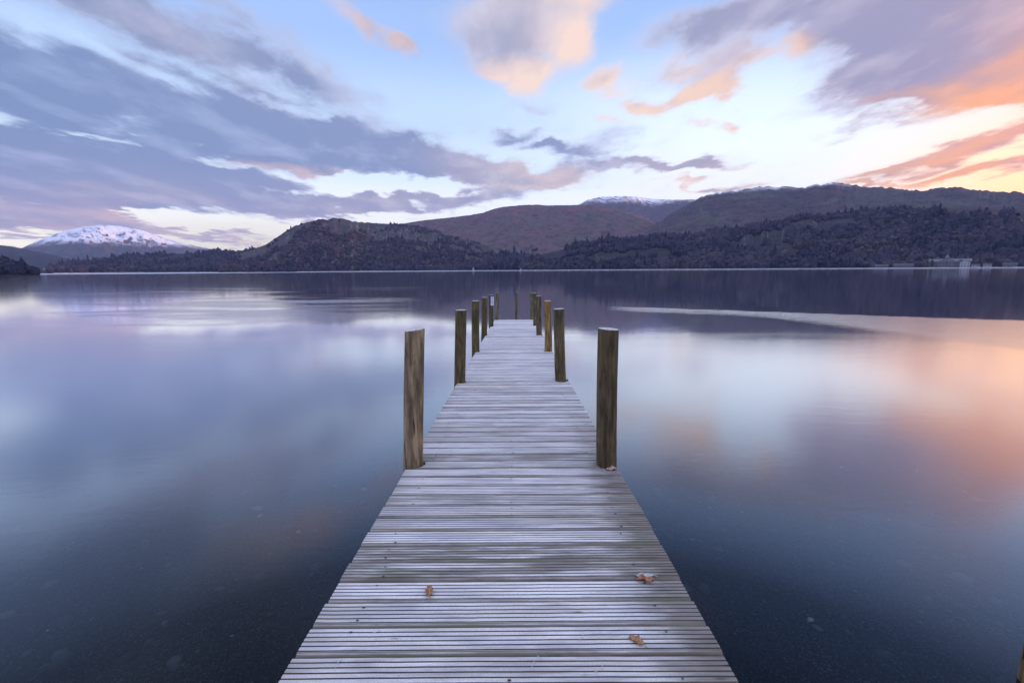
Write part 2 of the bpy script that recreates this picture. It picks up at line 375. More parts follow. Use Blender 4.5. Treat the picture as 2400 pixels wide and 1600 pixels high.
V_far = hill('hills', [(-260, 604), (-100, 598), (0, 588), (50, 570), (90, 552), (130, 537), (160, 527), (190, 521), (230, 517), (262, 518), (290, 522), (330, 530), (380, 548), (430, 561), (480, 571), (520, 577), (560, 582), (640, 592)],
     9000, 6200, M_far, nr=150, gul=.15, prof=((0, 0), (.2, .08), (.5, .35), (.8, .8), (1, 1)), seed=3, jag=.02, gfreq=.55)
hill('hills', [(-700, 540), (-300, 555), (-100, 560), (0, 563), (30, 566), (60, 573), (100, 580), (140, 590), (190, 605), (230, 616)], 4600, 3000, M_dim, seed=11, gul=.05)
V_foot = hill('hills', [(60, 620), (140, 607), (200, 600), (260, 590), (320, 585), (420, 582), (520, 579), (600, 575), (650, 577), (760, 590), (820, 610)], 3000, 1900, M_wood, seed=14, gul=.06,
     prof=((0, 0), (.06, .1), (.5, .5), (1, 1)))
V_left = hill('hills', [(-900, 570), (-400, 586), (-100, 592), (0, 597), (30, 601), (60, 614), (90, 629)], 760, 560, M_wood, seed=17, gul=.05, naz=300)
hill('hills', [('a', -4, 3.4), ('a', 2, 6.2), ('a', 10, 6.8), ('a', 20, 6.8), ('a', 30, 6.2), ('a', 36, 4.5)], 9000, 7000, M_dim, naz=200, nr=40, seed=5)  # unseen ridge added to shade the lower slopes of the far fell
V_snowy = hill('hills', [(1200, 500), (1290, 480), (1330, 470), (1350, 459), (1380, 452), (1420, 450), (1460, 452), (1500, 457), (1560, 459), (1600, 458), (1650, 466), (1720, 490)], 5500, 3600, M_snowy, seed=21, gul=.08)
V_mid = hill('hills', [(820, 540), (880, 517), (930, 513), (975, 506), (1030, 500), (1080, 494), (1110, 489), (1130, 481), (1150, 476), (1200, 471), (1230, 470), (1260, 472), (1320, 471), (1380, 474), (1430, 482), (1470, 494), (1500, 510), (1530, 527), (1560, 545), (1640, 590)],
     3200, 1700, M_brk, nr=110, seed=25, gul=.07, prof=((0, 0), (.12, .08), (.45, .42), (.75, .82), (1, 1)))
V_walla = hill('hills', [(500, 592), (545, 583), (580, 574), (610, 562), (630, 548), (650, 536), (666, 525), (680, 518), (700, 512), (720, 508), (740, 503), (752, 505), (765, 500), (790, 503), (812, 509), (850, 512), (890, 514), (930, 515), (960, 519), (985, 525), (1010, 533), (1050, 546), (1110, 562), (1180, 584), (1240, 606)],
     2250, 1450, M_crag, nr=110, seed=31, gul=.14, jag=.05, prof=((0, 0), (.1, .08), (.4, .32), (.62, .62), (.8, .88), (1, 1)))
V_fell = hill('hills', [(1330, 585), (1440, 543), (1490, 524), (1540, 492), (1580, 470), (1610, 452), (1640, 444), (1700, 436), (1740, 429), (1765, 428), (1790, 432), (1800, 427), (1830, 430), (1850, 432), (1862, 425), (1876, 424), (1885, 426), (1905, 419), (1930, 421), (1950, 423), (1990, 430), (2040, 431), (2060, 434), (2090, 437), (2120, 438), (2150, 433), (2180, 430), (2210, 431), (2240, 436), (2290, 441), (2352, 442), (2500, 438), (2800, 425), (3400, 395), ('a', 66, 7.8), ('a', 80, 8.5), ('a', 100, 8), ('a', 125, 6)],  # last points, out of view, are shaped to block the low sun
     3000, 1750, M_right, nr=130, seed=37, gul=.075, jag=.09, gfreq=.3, prof=((0, 0), (.2, .2), (.45, .5), (.75, .84), (1, 1)))
V_wood = hill('hills', [(1080, 612), (1160, 600), (1220, 589), (1290, 574), (1350, 558), (1420, 545), (1480, 541), (1540, 537), (1600, 535), (1680, 524), (1760, 511), (1850, 497), (1950, 490), (2050, 482), (2150, 480), (2250, 481), (2352, 484), (2800, 480), (3400, 470), ('a', 68, 4.5), ('a', 90, 4.8), ('a', 125, 3.5)],
     1850, 1040, M_wood, nr=100, seed=43, gul=.12, jag=.06, prof=((0, 0), (.16, .07), (.4, .36), (.7, .74), (1, 1)))

# ------------------------------------------------------------------ woodland: one far-off mass of bare winter trees
bm = bmesh.new(); bmesh.ops.create_icosphere(bm, subdivisions=1, radius=1.0)
ICO_V = np.array([v.co[:] for v in bm.verts]); ICO_F = np.array([[v.index for v in f.verts] for f in bm.faces]); bm.free()
m_tree, t, b = principled('winter_woodland')
tint = t.new('ShaderNodeAttribute', attribute_name='tint').outputs['Fac']
P = t.new('ShaderNodeNewGeometry').outputs['Position']
tn = t.m('ADD', t.m('MULTIPLY', tint, 0.40), t.m('MULTIPLY', t.ss(t.noise(P, 0.007, 5, 0.65), .3, .7), 0.55))
cc = t.ramp(tn, [(0.18, (0.026, 0.031, 0.048)), (0.36, (0.046, 0.041, 0.066)), (0.52, (0.066, 0.052, 0.076)), (0.66, (0.072, 0.064, 0.084)), (0.80, (0.082, 0.060, 0.070)), (0.92, (0.098, 0.098, 0.112))], 'LINEAR')
cc = t.mix(t.m('MULTIPLY', t.ss(t.noise(P, 0.45, 3, 0.7), 0.42, 0.6), 0.4), cc, (0.022, 0.020, 0.026))
t.put(b.inputs['Base Color'], cc); b.inputs['Roughness'].default_value = 1; b.inputs['Specular IOR Level'].default_value = 0
def woodland(V, n, trange, size, seed, arange=(0, 1), dens_fn=None, tint_shift=0.0):
    g = np.random.default_rng(seed)
    fa = g.uniform(*arange, n); ft = trange[0] + (trange[1] - trange[0]) * g.uniform(0, 1, n) ** 0.8
    pos = surf(V, fa, ft)
    keep = pos[:, 2] > 0.8
    cl = fbm(pos[:, 0] / 130, pos[:, 1] / 130, 4, seed + 2)
    lim = np.interp(ft, [0, trange[1] * .3, trange[1] * .75, trange[1]], [-0.75, -.30, 0.0, 0.42])
    keep &= cl > lim
    pos = pos[keep]; cl = cl[keep]; k = len(pos)
    s = size * g.uniform(0.35, 1.45, k) ** 1.2; con = g.uniform(0, 1, k) < 0.10
    rot = g.uniform(0, 2 * pi, k); hgt = s * g.uniform(1.0, 1.9, k); hgt[con] *= 1.5; wid = s.copy(); wid[con] *= .55
    jit = 1 + 0.50 * g.uniform(-1, 1, (k, len(ICO_V)))
    base = ICO_V[None] * jit[..., None]
    c, sn = np.cos(rot)[:, None], np.sin(rot)[:, None]
    x = base[..., 0] * c - base[..., 1] * sn; y = base[..., 0] * sn + base[..., 1] * c
    VV = np.stack([pos[:, 0:1] + x * wid[:, None], pos[:, 1:2] + y * wid[:, None], pos[:, 2:3] + (base[..., 2] * .9 + .55) * hgt[:, None]], -1)
    FF = ICO_F[None] + (np.arange(k) * len(ICO_V))[:, None, None]
    tv = np.clip(g.uniform(0, 1, k) * .75 + .25 * (cl * .5 + .5) + tint_shift, 0, 1); tv[con] = 0.0
    return VV.reshape(-1, 3), FF.reshape(-1, 3), np.repeat(tv, len(ICO_V))
parts = [woodland(V_wood, 40000, (0.03, 1.0), 4.7, 1, (0, .62)), woodland(V_wood, 5000, (0.03, 1.0), 8.0, 9, (.62, 1)), woodland(V_walla, 8000, (0.0, 0.80), 4.3, 2, tint_shift=.15), woodland(V_walla, 1500, (0.7, 1.0), 3.6, 12),
         woodland(V_mid, 6000, (0.0, 0.24), 5.5, 3), woodland(V_foot, 12000, (0.0, 1.0), 6.5, 4, (0.05, 1)), woodland(V_left, 3000, (0.0, .96), 2.3, 5, (.3, 1), tint_shift=-.25),
         woodland(V_wood, 2600, (0.0, 0.12), 4.2, 6, (0, .62), tint_shift=.18), woodland(V_walla, 900, (0.0, 0.07), 4.5, 7, tint_shift=.1)]
off = 0; vs_, fs_, ts_ = [], [], []
for v_, f_, t_ in parts:
    vs_.append(v_); fs_.append(f_ + off); ts_.append(t_); off += len(v_)
wd = link('woodland', np_mesh('woodland', np.concatenate(vs_), np.concatenate(fs_), False, {'tint': np.concatenate(ts_)}), m_tree)
tag(wd, 'bare purplish brown winter woodland covering the far fellsides', 'woodland', kind='stuff')

# ------------------------------------------------------------------ lake bed, water, far shore
m_bed, t, b = principled('lake_bed_gravel')
P = t.new('ShaderNodeNewGeometry').outputs['Position']
v1 = t.new('ShaderNodeTexVoronoi', {'Vector': P, 'Scale': 14.0, 'Randomness': 1.0}); v2 = t.new('ShaderNodeTexVoronoi', {'Vector': P, 'Scale': 41.0, 'Randomness': 1.0})
c1 = t.mix(t.ss(t.xyz(v1.outputs['Color'])[0], 0.1, 1.0, kind='LINEAR'), (0.022, 0.022, 0.020), (0.115, 0.10, 0.080))
c2 = t.mix(t.ss(t.xyz(v2.outputs['Color'])[1], 0.0, 1.0, kind='LINEAR'), (0.014, 0.015, 0.014), (0.10, 0.09, 0.075))
cb = t.mix(t.ss(t.noise(P, 3.0, 3), 0.42, 0.58), c1, c2)
cb = t.mix(t.ss(v2.outputs['Distance'], 0.2, 0.55), cb, (0.012, 0.012, 0.013))
cb = t.mix(t.m('MULTIPLY', t.ss(t.noise(P, 0.7, 4), 0.5, 0.68), 0.7), cb, (0.020, 0.027, 0.022))
t.put(b.inputs['Base Color'], cb); b.inputs['Roughness'].default_value = 1
hh = t.m('ADD', t.m('MULTIPLY', v1.outputs['Distance'], -1.0), t.m('MULTIPLY', v2.outputs['Distance'], -0.4))
bp = t.new('ShaderNodeBump', {'Height': hh, 'Strength': 0.9, 'Distance': 0.05}); t.l.new(bp.outputs[0], b.inputs['Normal'])
def spaced(lo, hi, n, k):
    u = np.linspace(-1, 1, n); q = np.sinh(u * k) / math.sinh(k); return np.where(q < 0, -q * lo, q * hi)
gx = spaced(-9000, 9000, 241, 7.5); gy = spaced(-400, 12000, 261, 7.5)
GX, GY = np.meshgrid(gx, gy, indexing='ij')
def bed_z(x, y):
    d = y + 0.10 * np.abs(x)
    z = np.interp(d, [-60, -4, 0, 4, 10, 25, 200], [3.0, 0.35, -.32, -.62, -1.5, -3.2, -4.5])
    return z + 0.05 * fbm(x / 1.1, y / 1.1, 4, 77) * np.clip(1 - np.abs(d) / 60, 0, 1)
tag(link('lake_bed', np_mesh('lake_bed', np.stack([GX, GY, bed_z(GX, GY)], -1).reshape(-1, 3), grid_faces(*GX.shape)), m_bed), kind='structure')
# loose stones on the bed near the jetty
g = np.random.default_rng(12)
n = 5200
sx = g.uniform(-9, 9, n); sy = g.uniform(-1, 9, n) ; sz = bed_z(sx, sy)
ss_ = 0.012 + 0.07 * g.random(n) ** 6
base = ICO_V[None] * (1 + .25 * g.uniform(-1, 1, (n, len(ICO_V))))[..., None]
rot = g.uniform(0, 2 * pi, n)[:, None]
bx = base[..., 0] * 1.4; by = base[..., 1]
VV = np.stack([sx[:, None] + (bx * np.cos(rot) - by * np.sin(rot)) * ss_[:, None], sy[:, None] + (bx * np.sin(rot) + by * np.cos(rot)) * ss_[:, None], sz[:, None] + base[..., 2] * ss_[:, None] * .55], -1)
FF = ICO_F[None] + (np.arange(n) * len(ICO_V))[:, None, None]
m_st, t, b = principled('lake_stone')
ti = t.new('ShaderNodeAttribute', attribute_name='tint').outputs['Fac']
t.put(b.inputs['Base Color'], t.ramp(ti, [(0, (0.02, 0.02, 0.02)), (.6, (.06, .058, .055)), (.96, (.12, .115, .105)), (1, (.42, .41, .38))], 'LINEAR')); b.inputs['Roughness'].default_value = .9
tv = np.repeat(g.random(n), len(ICO_V))
tag(link('gravel', np_mesh('gravel', VV.reshape(-1, 3), FF.reshape(-1, 3), True, {'tint': tv}), m_st), 'loose dark stones lying on the shallow lake bed', 'gravel', kind='stuff')

# water
m_w = bpy.data.materials.new('lake_water'); m_w.use_nodes = True
t = N(m_w.node_tree); t.ns.clear()
geo = t.new('ShaderNodeNewGeometry'); P = geo.outputs['Position']; x, y, z = t.xyz(P)
A = on_level(1425, 704); Bp = on_level(2352, 735)
ldir = (Bp - A).normalized(); nrm = Vector((ldir.y, -ldir.x, 0))          # nrm points to the near side
if nrm.y > 0: nrm = -nrm
sdist = t.m('ADD', t.v('DOT_PRODUCT', t.v('SUBTRACT', P, tuple(A)), tuple(nrm)), t.m('MULTIPLY', t.m('SUBTRACT', t.noise(t.mapping(P, (0, 0, 0), (0, 0, R_(-12)), (.5, 1.4, 1)), 0.9, 5, .7), 0.5), 1.5))
sdist = t.m('ADD', sdist, t.m('MULTIPLY', t.m('SUBTRACT', t.noise(t.mapping(P, (2, 5, 0), (0, 0, R_(-30)), (1.0, 1.9, 1)), 2.6, 4, .7), 0.5), 1.6))
along = t.v('DOT_PRODUCT', t.v('SUBTRACT', P, tuple(A)), tuple(ldir))
L = (Bp - A).length
bandw = t.ss(along, L * .3, L * 1.0, 0.9, 12.0, 'SMOOTHERSTEP')
band = t.m('MULTIPLY', t.m('MULTIPLY', t.ss(sdist, 0.0, 0.5), t.ss(t.m('SUBTRACT', sdist, bandw), 3.4, -1.2)), t.ss(along, -1.5, 2.5))
dist = t.v('LENGTH', P)
rag = t.m('SUBTRACT', t.noise(t.mapping(P, (0, 0, 0), (0, 0, R_(-12)), (.28, 1.0, 1)), .55, 6, .65, .4), .5)
near = t.ss(t.m('ADD', y, t.m('MULTIPLY', rag, 9)), 21.5, 13.5)                               # inside about 10 m the breeze has stirred the surface
farband = t.ss(dist, 820, 930)
patch = t.ss(t.noise(t.mapping(P, (0, 0, 0), (0, 0, R_(18)), (.35, 1.2, 1)), 0.09, 4, .6), 0.46, 0.62)
leftb = t.m('MULTIPLY', t.ss(x, -2, -16), t.m('MULTIPLY', t.ss(dist, 110, 35), patch))
rough = t.m('MAXIMUM', t.m('MULTIPLY', band, t.ss(along, L * .35, L * .8, .13, .185)), t.m('MAXIMUM', t.m('MULTIPLY', near, 0.13), t.m('MAXIMUM', t.m('MULTIPLY', farband, 0.26), t.m('MULTIPLY', leftb, .17))))
rough = t.m('MAXIMUM', rough, 0.06)
stir = t.m('MAXIMUM', t.m('MAXIMUM', t.m('MULTIPLY', band, t.ss(along, L * .35, L * .75, 1.0, .035)), t.m('MULTIPLY', near, 0.022)), t.m('MAXIMUM', t.m('MULTIPLY', leftb, .2), 0.012))
wav = t.m('ADD', t.noise(t.mapping(P, (0, 0, 0), (0, 0, R_(-25)), (1, 2.6, 1)), 1.4, 4, .55, .5), t.m('MULTIPLY', t.noise(t.mapping(P, (3, 0, 0), (0, 0, R_(-40)), (.8, 2.4, 1)), 4.0, 3, .5), .4))
bp = t.new('ShaderNodeBump', {'Height': wav, 'Strength': stir, 'Distance': 0.06})
glo = t.new('ShaderNodeBsdfGlossy', {'Color': (0.95, 0.96, 1.0, 1), 'Roughness': rough, 'Normal': bp.outputs[0]}, distribution='GGX')
dep = t.ss(dist, 3, 14)
trn = t.new('ShaderNodeBsdfTransparent', {'Color': t.mix(dep, (0.40, 0.47, 0.50, 1), (0.05, 0.11, 0.22, 1))})
lw = t.new('ShaderNodeLayerWeight', {'Blend': 0.5}); fac = lw.outputs['Facing']
fres = t.ramp(fac, [(0, (.02,) * 3), (0.34, (.022,) * 3), (0.45, (.062,) * 3), (0.58, (.235,) * 3), (0.7, (.50,) * 3), (0.83, (.86,) * 3), (0.93, (.96,) * 3), (1, (1,) * 3)], 'LINEAR')
ms = t.new('ShaderNodeMixShader', {0: fres}); t.l.new(trn.outputs[0], ms.inputs[1]); t.l.new(glo.outputs[0], ms.inputs[2])
out = t.new('ShaderNodeOutputMaterial'); t.l.new(ms.outputs[0], out.inputs['Surface'])
bm = bmesh.new()
for p in ((-9000, -60, 0), (9000, -60, 0), (9000, 9500, 0), (-9000, 9500, 0)): bm.verts.new(p)
bm.faces.new(bm.verts)
tag(bm_obj('water', bm, m_w), kind='structure')

# pale shingle along the far waterline
m_sh, t, b = principled('frosty_shingle')
P = t.new('ShaderNodeNewGeometry').outputs['Position']
t.put(b.inputs['Base Color'], t.mix(t.ss(t.noise(P, 0.12, 4, .7), .4, .62), (.13, .125, .14), (.30, .29, .33))); b.inputs['Roughness'].default_value = 1
def shore(pts, width, hgt, seed):
    """pts: photo columns with the distance of the waterline"""
    az0 = [azel(p, 615)[0] for p, _ in pts]
    az = np.linspace(az0[0], az0[-1], 500); d = np.interp(az, az0, [q for _, q in pts]) + 34 * fbm(az * .8, az * 0, 5, seed, .6)
    prof = [(-6, -1.5), (0, 0.05), (width * .25, hgt * .55), (width * .6, hgt), (width, hgt * 1.05), (width + 8, -1)]
    V = np.stack([np.stack([(d + p) * np.sin(np.radians(az)), (d + p) * np.cos(np.radians(az)), h + (0.25 * fbm(az * 9, az * 0 + i, 4, seed + i) * hgt if 0 < i < 5 else 0 * az)], -1) for i, (p, h) in enumerate(prof)], 1)
    tag(link('shore', np_mesh('shore', V.reshape(-1, 3), grid_faces(*V.shape[:2])[:, ::-1]), m_sh), kind='structure')
shore([(900, 1330), (1080, 1120), (1200, 1000), (1500, 960), (1800, 960), (2352, 990), (2700, 1000)], 26, 1.6, 5)
shore([(330, 1800), (500, 1780), (700, 1420), (900, 1400)], 30, 1.6, 6)
shore([(120, 1900), (200, 1880), (330, 1870)], 22, 2.4, 8)

# ------------------------------------------------------------------ buildings on the far shore
m_slate, t, b = principled('slate_roof'); P = t.new('ShaderNodeTexCoord').outputs['Object']
t.put(b.inputs['Base Color'], t.mix(t.noise(P, .6, 4), (.09, .095, .11), (.18, .19, .22))); b.inputs['Roughness'].default_value = .8
m_stone, t, b = principled('grey_stone_wall'); P = t.new('ShaderNodeTexCoord').outputs['Object']
t.put(b.inputs['Base Color'], t.mix(t.noise(P, .8, 5), (.10, .10, .11), (.19, .19, .21))); b.inputs['Roughness'].default_value = .9
m_white, t, b = principled('white_render'); P = t.new('ShaderNodeTexCoord').outputs['Object']
t.put(b.inputs['Base Color'], t.mix(t.noise(P, .5, 4), (.30, .30, .32), (.44, .44, .45))); b.inputs['Roughness'].default_value = .9
m_glass, t, b = principled('window_glass'); b.inputs['Base Color'].default_value = (.03, .035, .045, 1); b.inputs['Roughness'].default_value = .15
def spot(px, D, z):
    a = R_(azel(px, 610)[0]); return (D * math.sin(a), D * math.cos(a), z), -a
def windows(root, rects, y, w=1.3, h=1.9):
    for (wx, wz) in rects:
        bm = bmesh.new(); box(bm, wx - w / 2, wx + w / 2, y - .06, y + .1, wz, wz + h); f = bm_obj('window', bm, m_glass, root)
        bm = bmesh.new(); box(bm, wx - w / 2 - .2, wx + w / 2 + .2, y - .16, y - .005, wz - .2, wz - .02); bm_obj('sill', bm, m_white, f)
loc, rz = spot(2185, 1035, 1.6)
hotel = empty('hotel', loc, rz)
tag(hotel, 'long grey stone lakeside hotel with a pointed tower on the far shore', 'hotel')
bm = bmesh.new(); box(bm, -27, 22, 0, 14, -3, 9.5)
for gx0 in (-24, -12, 0, 10): box(bm, gx0 - 3.4, gx0 + 3.4, -2.4, .2, -3, 10)
for gx0 in (-24, -12, 0, 10): gable(bm, gx0 - 3.4, gx0 + 3.4, -2.4, 3, 10, 13.2, 'y')
bm_obj('wall', bm, m_stone, hotel)
bm = bmesh.new(); gable(bm, -28, 23, -.6, 14.6, 9.55, 13.6, 'x'); rf = bm_obj('roof', bm, m_slate, hotel)
for cx_ in (-18, -6, 6, 18):
    bm = bmesh.new(); box(bm, cx_ - .9, cx_ + .9, 6.2, 7.8, 12.2, 16); bm_obj('chimney', bm, m_stone, rf)
bm = bmesh.new(); box(bm, -8.6, -3.4, 1, 6, 9.6, 15.4); tw = bm_obj('tower', bm, m_stone, hotel)
bm = bmesh.new(); bmesh.ops.create_cone(bm, cap_ends=True, segments=4, radius1=4.3, radius2=.1, depth=6, matrix=Matrix.Translation((-6, 3.5, 18.4)) @ Matrix.Rotation(pi / 4, 4, 'Z')); bm_obj('spire', bm, m_slate, tw)
windows(hotel, [(gx0 + o_, zz_) for gx0 in (-24, -12, 0, 10) for o_ in (-1.7, 1.7) for zz_ in (.8, 5.4)], -2.4)
windows(hotel, [(a_, zz_) for a_ in (-18, -6, 17) for zz_ in (.8, 5.4)], 0)

def house(px, D, z, w, d, hgt, rise, wallm, label, axis='x', cat='house', group=None, chim=True, name='house'):
    loc, rz = spot(px, D, z)
    h = empty(name, loc, rz); tag(h, label, cat, group)
    bm = bmesh.new(); box(bm, -w / 2, w / 2, 0, d, -4, hgt)
    gable(bm, -w / 2, w / 2, 0.02, d - .02, hgt + .002, hgt + rise - .12, axis); bm_obj('wall', bm, wallm, h)
    bm = bmesh.new()
    for s in (0, 1):      # two roof slopes
        if axis == 'x':
            p = [(-w / 2 - .5, -.6 if s == 0 else d + .6, hgt - .25), (w / 2 + .5, -.6 if s == 0 else d + .6, hgt - .25), (w / 2 + .5, d / 2, hgt + rise), (-w / 2 - .5, d / 2, hgt + rise)]
        else:
            e = -w / 2 - .6 if s == 0 else w / 2 + .6
            p = [(e, -.5, hgt - .25), (e, d + .5, hgt - .25), (0, d + .5, hgt + rise), (0, -.5, hgt + rise)]
        vs = [bm.verts.new(q) for q in p]; f = bm.faces.new(vs)
        bmesh.ops.solidify(bm, geom=[f], thickness=.22)
    rf = bm_obj('roof', bm, m_slate, h)
    if chim:
        bm = bmesh.new(); box(bm, -w * .36, -w * .36 + 1.1, d * .4, d * .6, hgt + rise * .3, hgt + rise + 1.3); bm_obj('chimney', bm, m_stone, rf)
    n_ = max(2, int(w // 3.2))
    windows(h, [((i + .5) * w / n_ - w / 2, zz_) for i in range(n_) for zz_ in ((.9, 4.0) if hgt > 5 else (.9,))], 0, 1.1, 1.4)
    return h
house(2216, 1010, 1.8, 11, 9, 7.0, 3.2, m_white, 'white rendered gabled house at the right end of the stone hotel', 'y')
house(2241, 1005, 1.6, 9, 7, 2.8, 2.0, m_white, 'low white boathouse between the gabled house and the pale cottage', cat='boathouse', chim=False, name='boathouse')
house(2268, 1005, 1.9, 9, 8, 3.2, 2.4, m_white, 'white cottage second to the right of the stone hotel')
house(2320, 1010, 2.0, 15, 8, 3.4, 2.6, m_stone, 'grey stone cottage furthest right along the far shore')
house(2075, 1012, 1.5, 26, 7, 4.2, 3.0, m_stone, 'long low grey barn on the shore left of the hotel', cat='barn', name='barn', chim=False)
house(2025, 1015, 1.5, 18, 7, 3.4, 2.4, m_stone, 'shorter low grey barn left of the long barn', cat='barn', name='barn', chim=False)
house(1087, 1180, 4.0, 5, 9, 2.6, 2.8, m_white, 'small white gabled house above the shore left of the jetty', 'y')
house(1196, 1100, 2.6, 4.5, 6, 2.4, 1.8, m_white, 'narrow white house behind the pale beach beyond the jetty', 'y')
# white farmhouse on the shoulder above the right wood
fi = (azel(1567, 540)[0] - azel(1080, 612)[0]) / (125 - azel(1080, 612)[0])
pf = surf(V_wood, np.array([fi]), np.array([.97]))[0]
house(1567, math.hypot(pf[0], pf[1]), pf[2] + 1, 15, 9, 5.2, 3.2, m_white, 'white farmhouse high on the wooded shoulder of the right fell', cat='farmhouse', name='farmhouse')
vill = [(50, 2500, 16), (66, 2550, 13), (75, 2450, 8), (83, 2460, 8), (104, 2500, 14), (122, 2450, 10), (54, 2380, 9)]
for i, (px, D, z) in enumerate(vill):
    lb = ['white village house furthest left below the dark fell', 'white village house higher up behind the wooded point', 'white village house low among the trees in mid village',
          'white village house right of the mid village trees', 'white village house higher on the right of the village', 'white village house furthest right in the village', 'white village house lowest beside the wooded point'][i]
    house(px, D, z, 15, 9, 5.5, 3.6, m_white, lb, 'y' if i % 2 else 'x', group='white village houses at the far left')

# ------------------------------------------------------------------ single trees that stand out of the far wood
m_con, t, b = principled('conifer_needles'); P = t.new('ShaderNodeTexCoord').outputs['Object']
t.put(b.inputs['Base Color'], t.mix(t.noise(P, .9, 4), (.012, .020, .018), (.035, .045, .036))); b.inputs['Roughness'].default_value = 1
m_bark, t, b = principled('tree_bark'); b.inputs['Base Color'].default_value = (.07, .055, .045, 1); b.inputs['Roughness'].default_value = 1
def conifer(px, D, z, h, w, label, seed):
    loc, rz = spot(px, D, z); r = empty('conifer', loc, rz); tag(r, label, 'tree', 'tall dark conifers on the far shore')
    bm = bmesh.new(); bmesh.ops.create_cone(bm, cap_ends=True, segments=8, radius1=.45, radius2=.1, depth=h, matrix=Matrix.Translation((0, 0, h / 2 - 1))); bm_obj('trunk', bm, m_bark, r)
    g = np.random.default_rng(seed); n = 900; u = g.random(n) ** .8
    zc = h * (.12 + .88 * u); rad = w * (1 - u * .95) * np.sqrt(g.random(n)) * (.8 + .3 * np.sin(zc * 3.1)); a = g.uniform(0, 2 * pi, n)
    c = np.stack([rad * np.cos(a), rad * np.sin(a), zc - rad * .25], -1)
    tri = c[:, None, :] + g.normal(0, .42, (n, 3, 3)) * (1.15 - u)[:, None, None] * np.array([1, 1, .6])
    link('crown', np_mesh('crown', tri.reshape(-1, 3), np.arange(n * 3).reshape(-1, 3), False), m_con, r)
for i, (px, D, z, h, w, lb) in enumerate([(1121, 1260, 14, 22, 3.4, 'tall dark conifer left of the narrow white house'), (1148, 1200, 12, 17, 3, 'shorter dark conifer just left of the narrow white house'),
        (1364, 1120, 6, 24, 3.6, 'dark conifer on the shore below the snow topped fell'), (1262, 1120, 9, 17, 3.2, 'dark conifer behind the pale beach right of the jetty end'),
        (2140, 1030, 3, 15, 4, 'broad dark conifer at the left end of the hotel'), (2250, 1040, 3, 16, 4, 'dark conifer behind the low white boathouse')]):
    conifer(px, D, z, h, w, lb, 100 + i)

# ------------------------------------------------------------------ jetty
SL = 0.03443                      # the deck falls gently towards the lake
DZ0 = 0.95
YAW = 0.00745                     # and runs a touch to the right
X0 = -0.032
WL, WR = -0.848, 0.848
PITCHB = 0.1540; YB0 = 1.591
def deck_z(y): return DZ0 - SL * y
def axis_x(y): return X0 + YAW * y
jetty = empty('jetty', (X0, 3.4, deck_z(3.4)))
tag(jetty, 'narrow frosted wooden jetty with round mooring posts running out into the lake', 'jetty')
JO = np.array([X0, 3.4, deck_z(3.4)])
POSTS = [  # x, y, height, radius, lean in x over its height, top slant, colour
    (-.806, 3.535, 1.115, .078, .043, .018, (.28, .205, .122, .2)), (-.790, 6.72, 1.10, .083, .027, .0, (.120, .088, .042, .6)),
    (-.800, 9.94, 1.13, .085, .020, 0, (.115, .092, .040, .7)), (-.820, 13.27, 1.12, .085, .018, 0, (.115, .088, .048, .5)),
    (-.755, 16.27, 1.13, .080, .016, 0, (.100, .082, .045, .7)), (-.632, 19.50, 1.16, .078, .014, 0, (.20, .165, .11, .4)),
    (.772, 3.50, 1.115, .080, -.022, -.012, (.112, .078, .042, .55)), (.750, 6.79, 1.105, .081, -.045, .008, (.120, .092, .046, .6)),
    (.795, 9.94, 1.12, .080, -.006, .0, (.26, .165, .06, .12)), (.806, 13.29, 1.15, .082, -.012, 0, (.13, .10, .058, .5)),
    (.843, 16.50, 1.18, .074, -.01, 0, (.11, .095, .06, .6)), (.862, 19.50, 1.16, .074, -.01, 0, (.16, .14, .09, .5)),
]
# deck boards
m_deck, t, b = principled('frosted_deck_board')
tc = t.new('ShaderNodeTexCoord').outputs['Object']; geo = t.new('ShaderNodeNewGeometry')
ox, oy, oz = t.xyz(tc)
bid = t.new('ShaderNodeAttribute', attribute_name='board').outputs['Fac']; bwet = t.new('ShaderNodeAttribute', attribute_name='wet').outputs['Fac']; grv = t.new('ShaderNodeAttribute', attribute_name='groove').outputs['Fac']
vb = t.vec(t.m('ADD', ox, t.m('MULTIPLY', bid, 37.0)), oy, t.m('MULTIPLY', bid, 11.0))
grain = t.noise(t.mapping(vb, scale=(2.2, 60, 1)), 1.6, 6, .65, .4)
grain2 = t.noise(t.mapping(vb, scale=(6, 170, 1)), 1.3, 4, .6)
blot = t.noise(t.mapping(vb, scale=(1.6, 7, 1)), 1.5, 5, .62, .5)
micro = t.noise(tc, 190, 3, .7)
knv = t.new('ShaderNodeTexVoronoi', {'Vector': t.mapping(vb, scale=(1.5, 6.5, 1)), 'Scale': 1.6, 'Randomness': 1.0})
knot = t.m('MULTIPLY', t.ss(knv.outputs['Distance'], .10, .02), t.ss(t.xyz(knv.outputs['Color'])[0], .55, .62))
wood = t.mix(t.ss(grain, .3, .7), (.085, .072, .052), (.165, .142, .112))
wood = t.mix(t.ss(blot, .5, .75), wood, (.060, .048, .032))
wood = t.mix(t.m('MULTIPLY', t.ss(t.noise(t.mapping(vb, scale=(.9, 3, 1)), 1.2, 3), .52, .64), .75), wood, (.080, .086, .040))
frostc = t.mix(t.ss(micro, .3, .7), (.63, .61, .585), (.84, .82, .795))
frostc = t.mix(t.m('MULTIPLY', t.ss(blot, .40, .62), .65), frostc, (.43, .425, .43))
gn = t.xyz(geo.outputs['Normal'])[2]
edge_r = t.m('MULTIPLY', t.ss(t.m('ADD', ox, t.m('MULTIPLY', t.m('SUBTRACT', t.noise(t.mapping(vb, scale=(2.2, 9, 1)), 1.6, 4, .6), .5), .55)), .50, .80), t.ss(oy, 2.5, -.6))
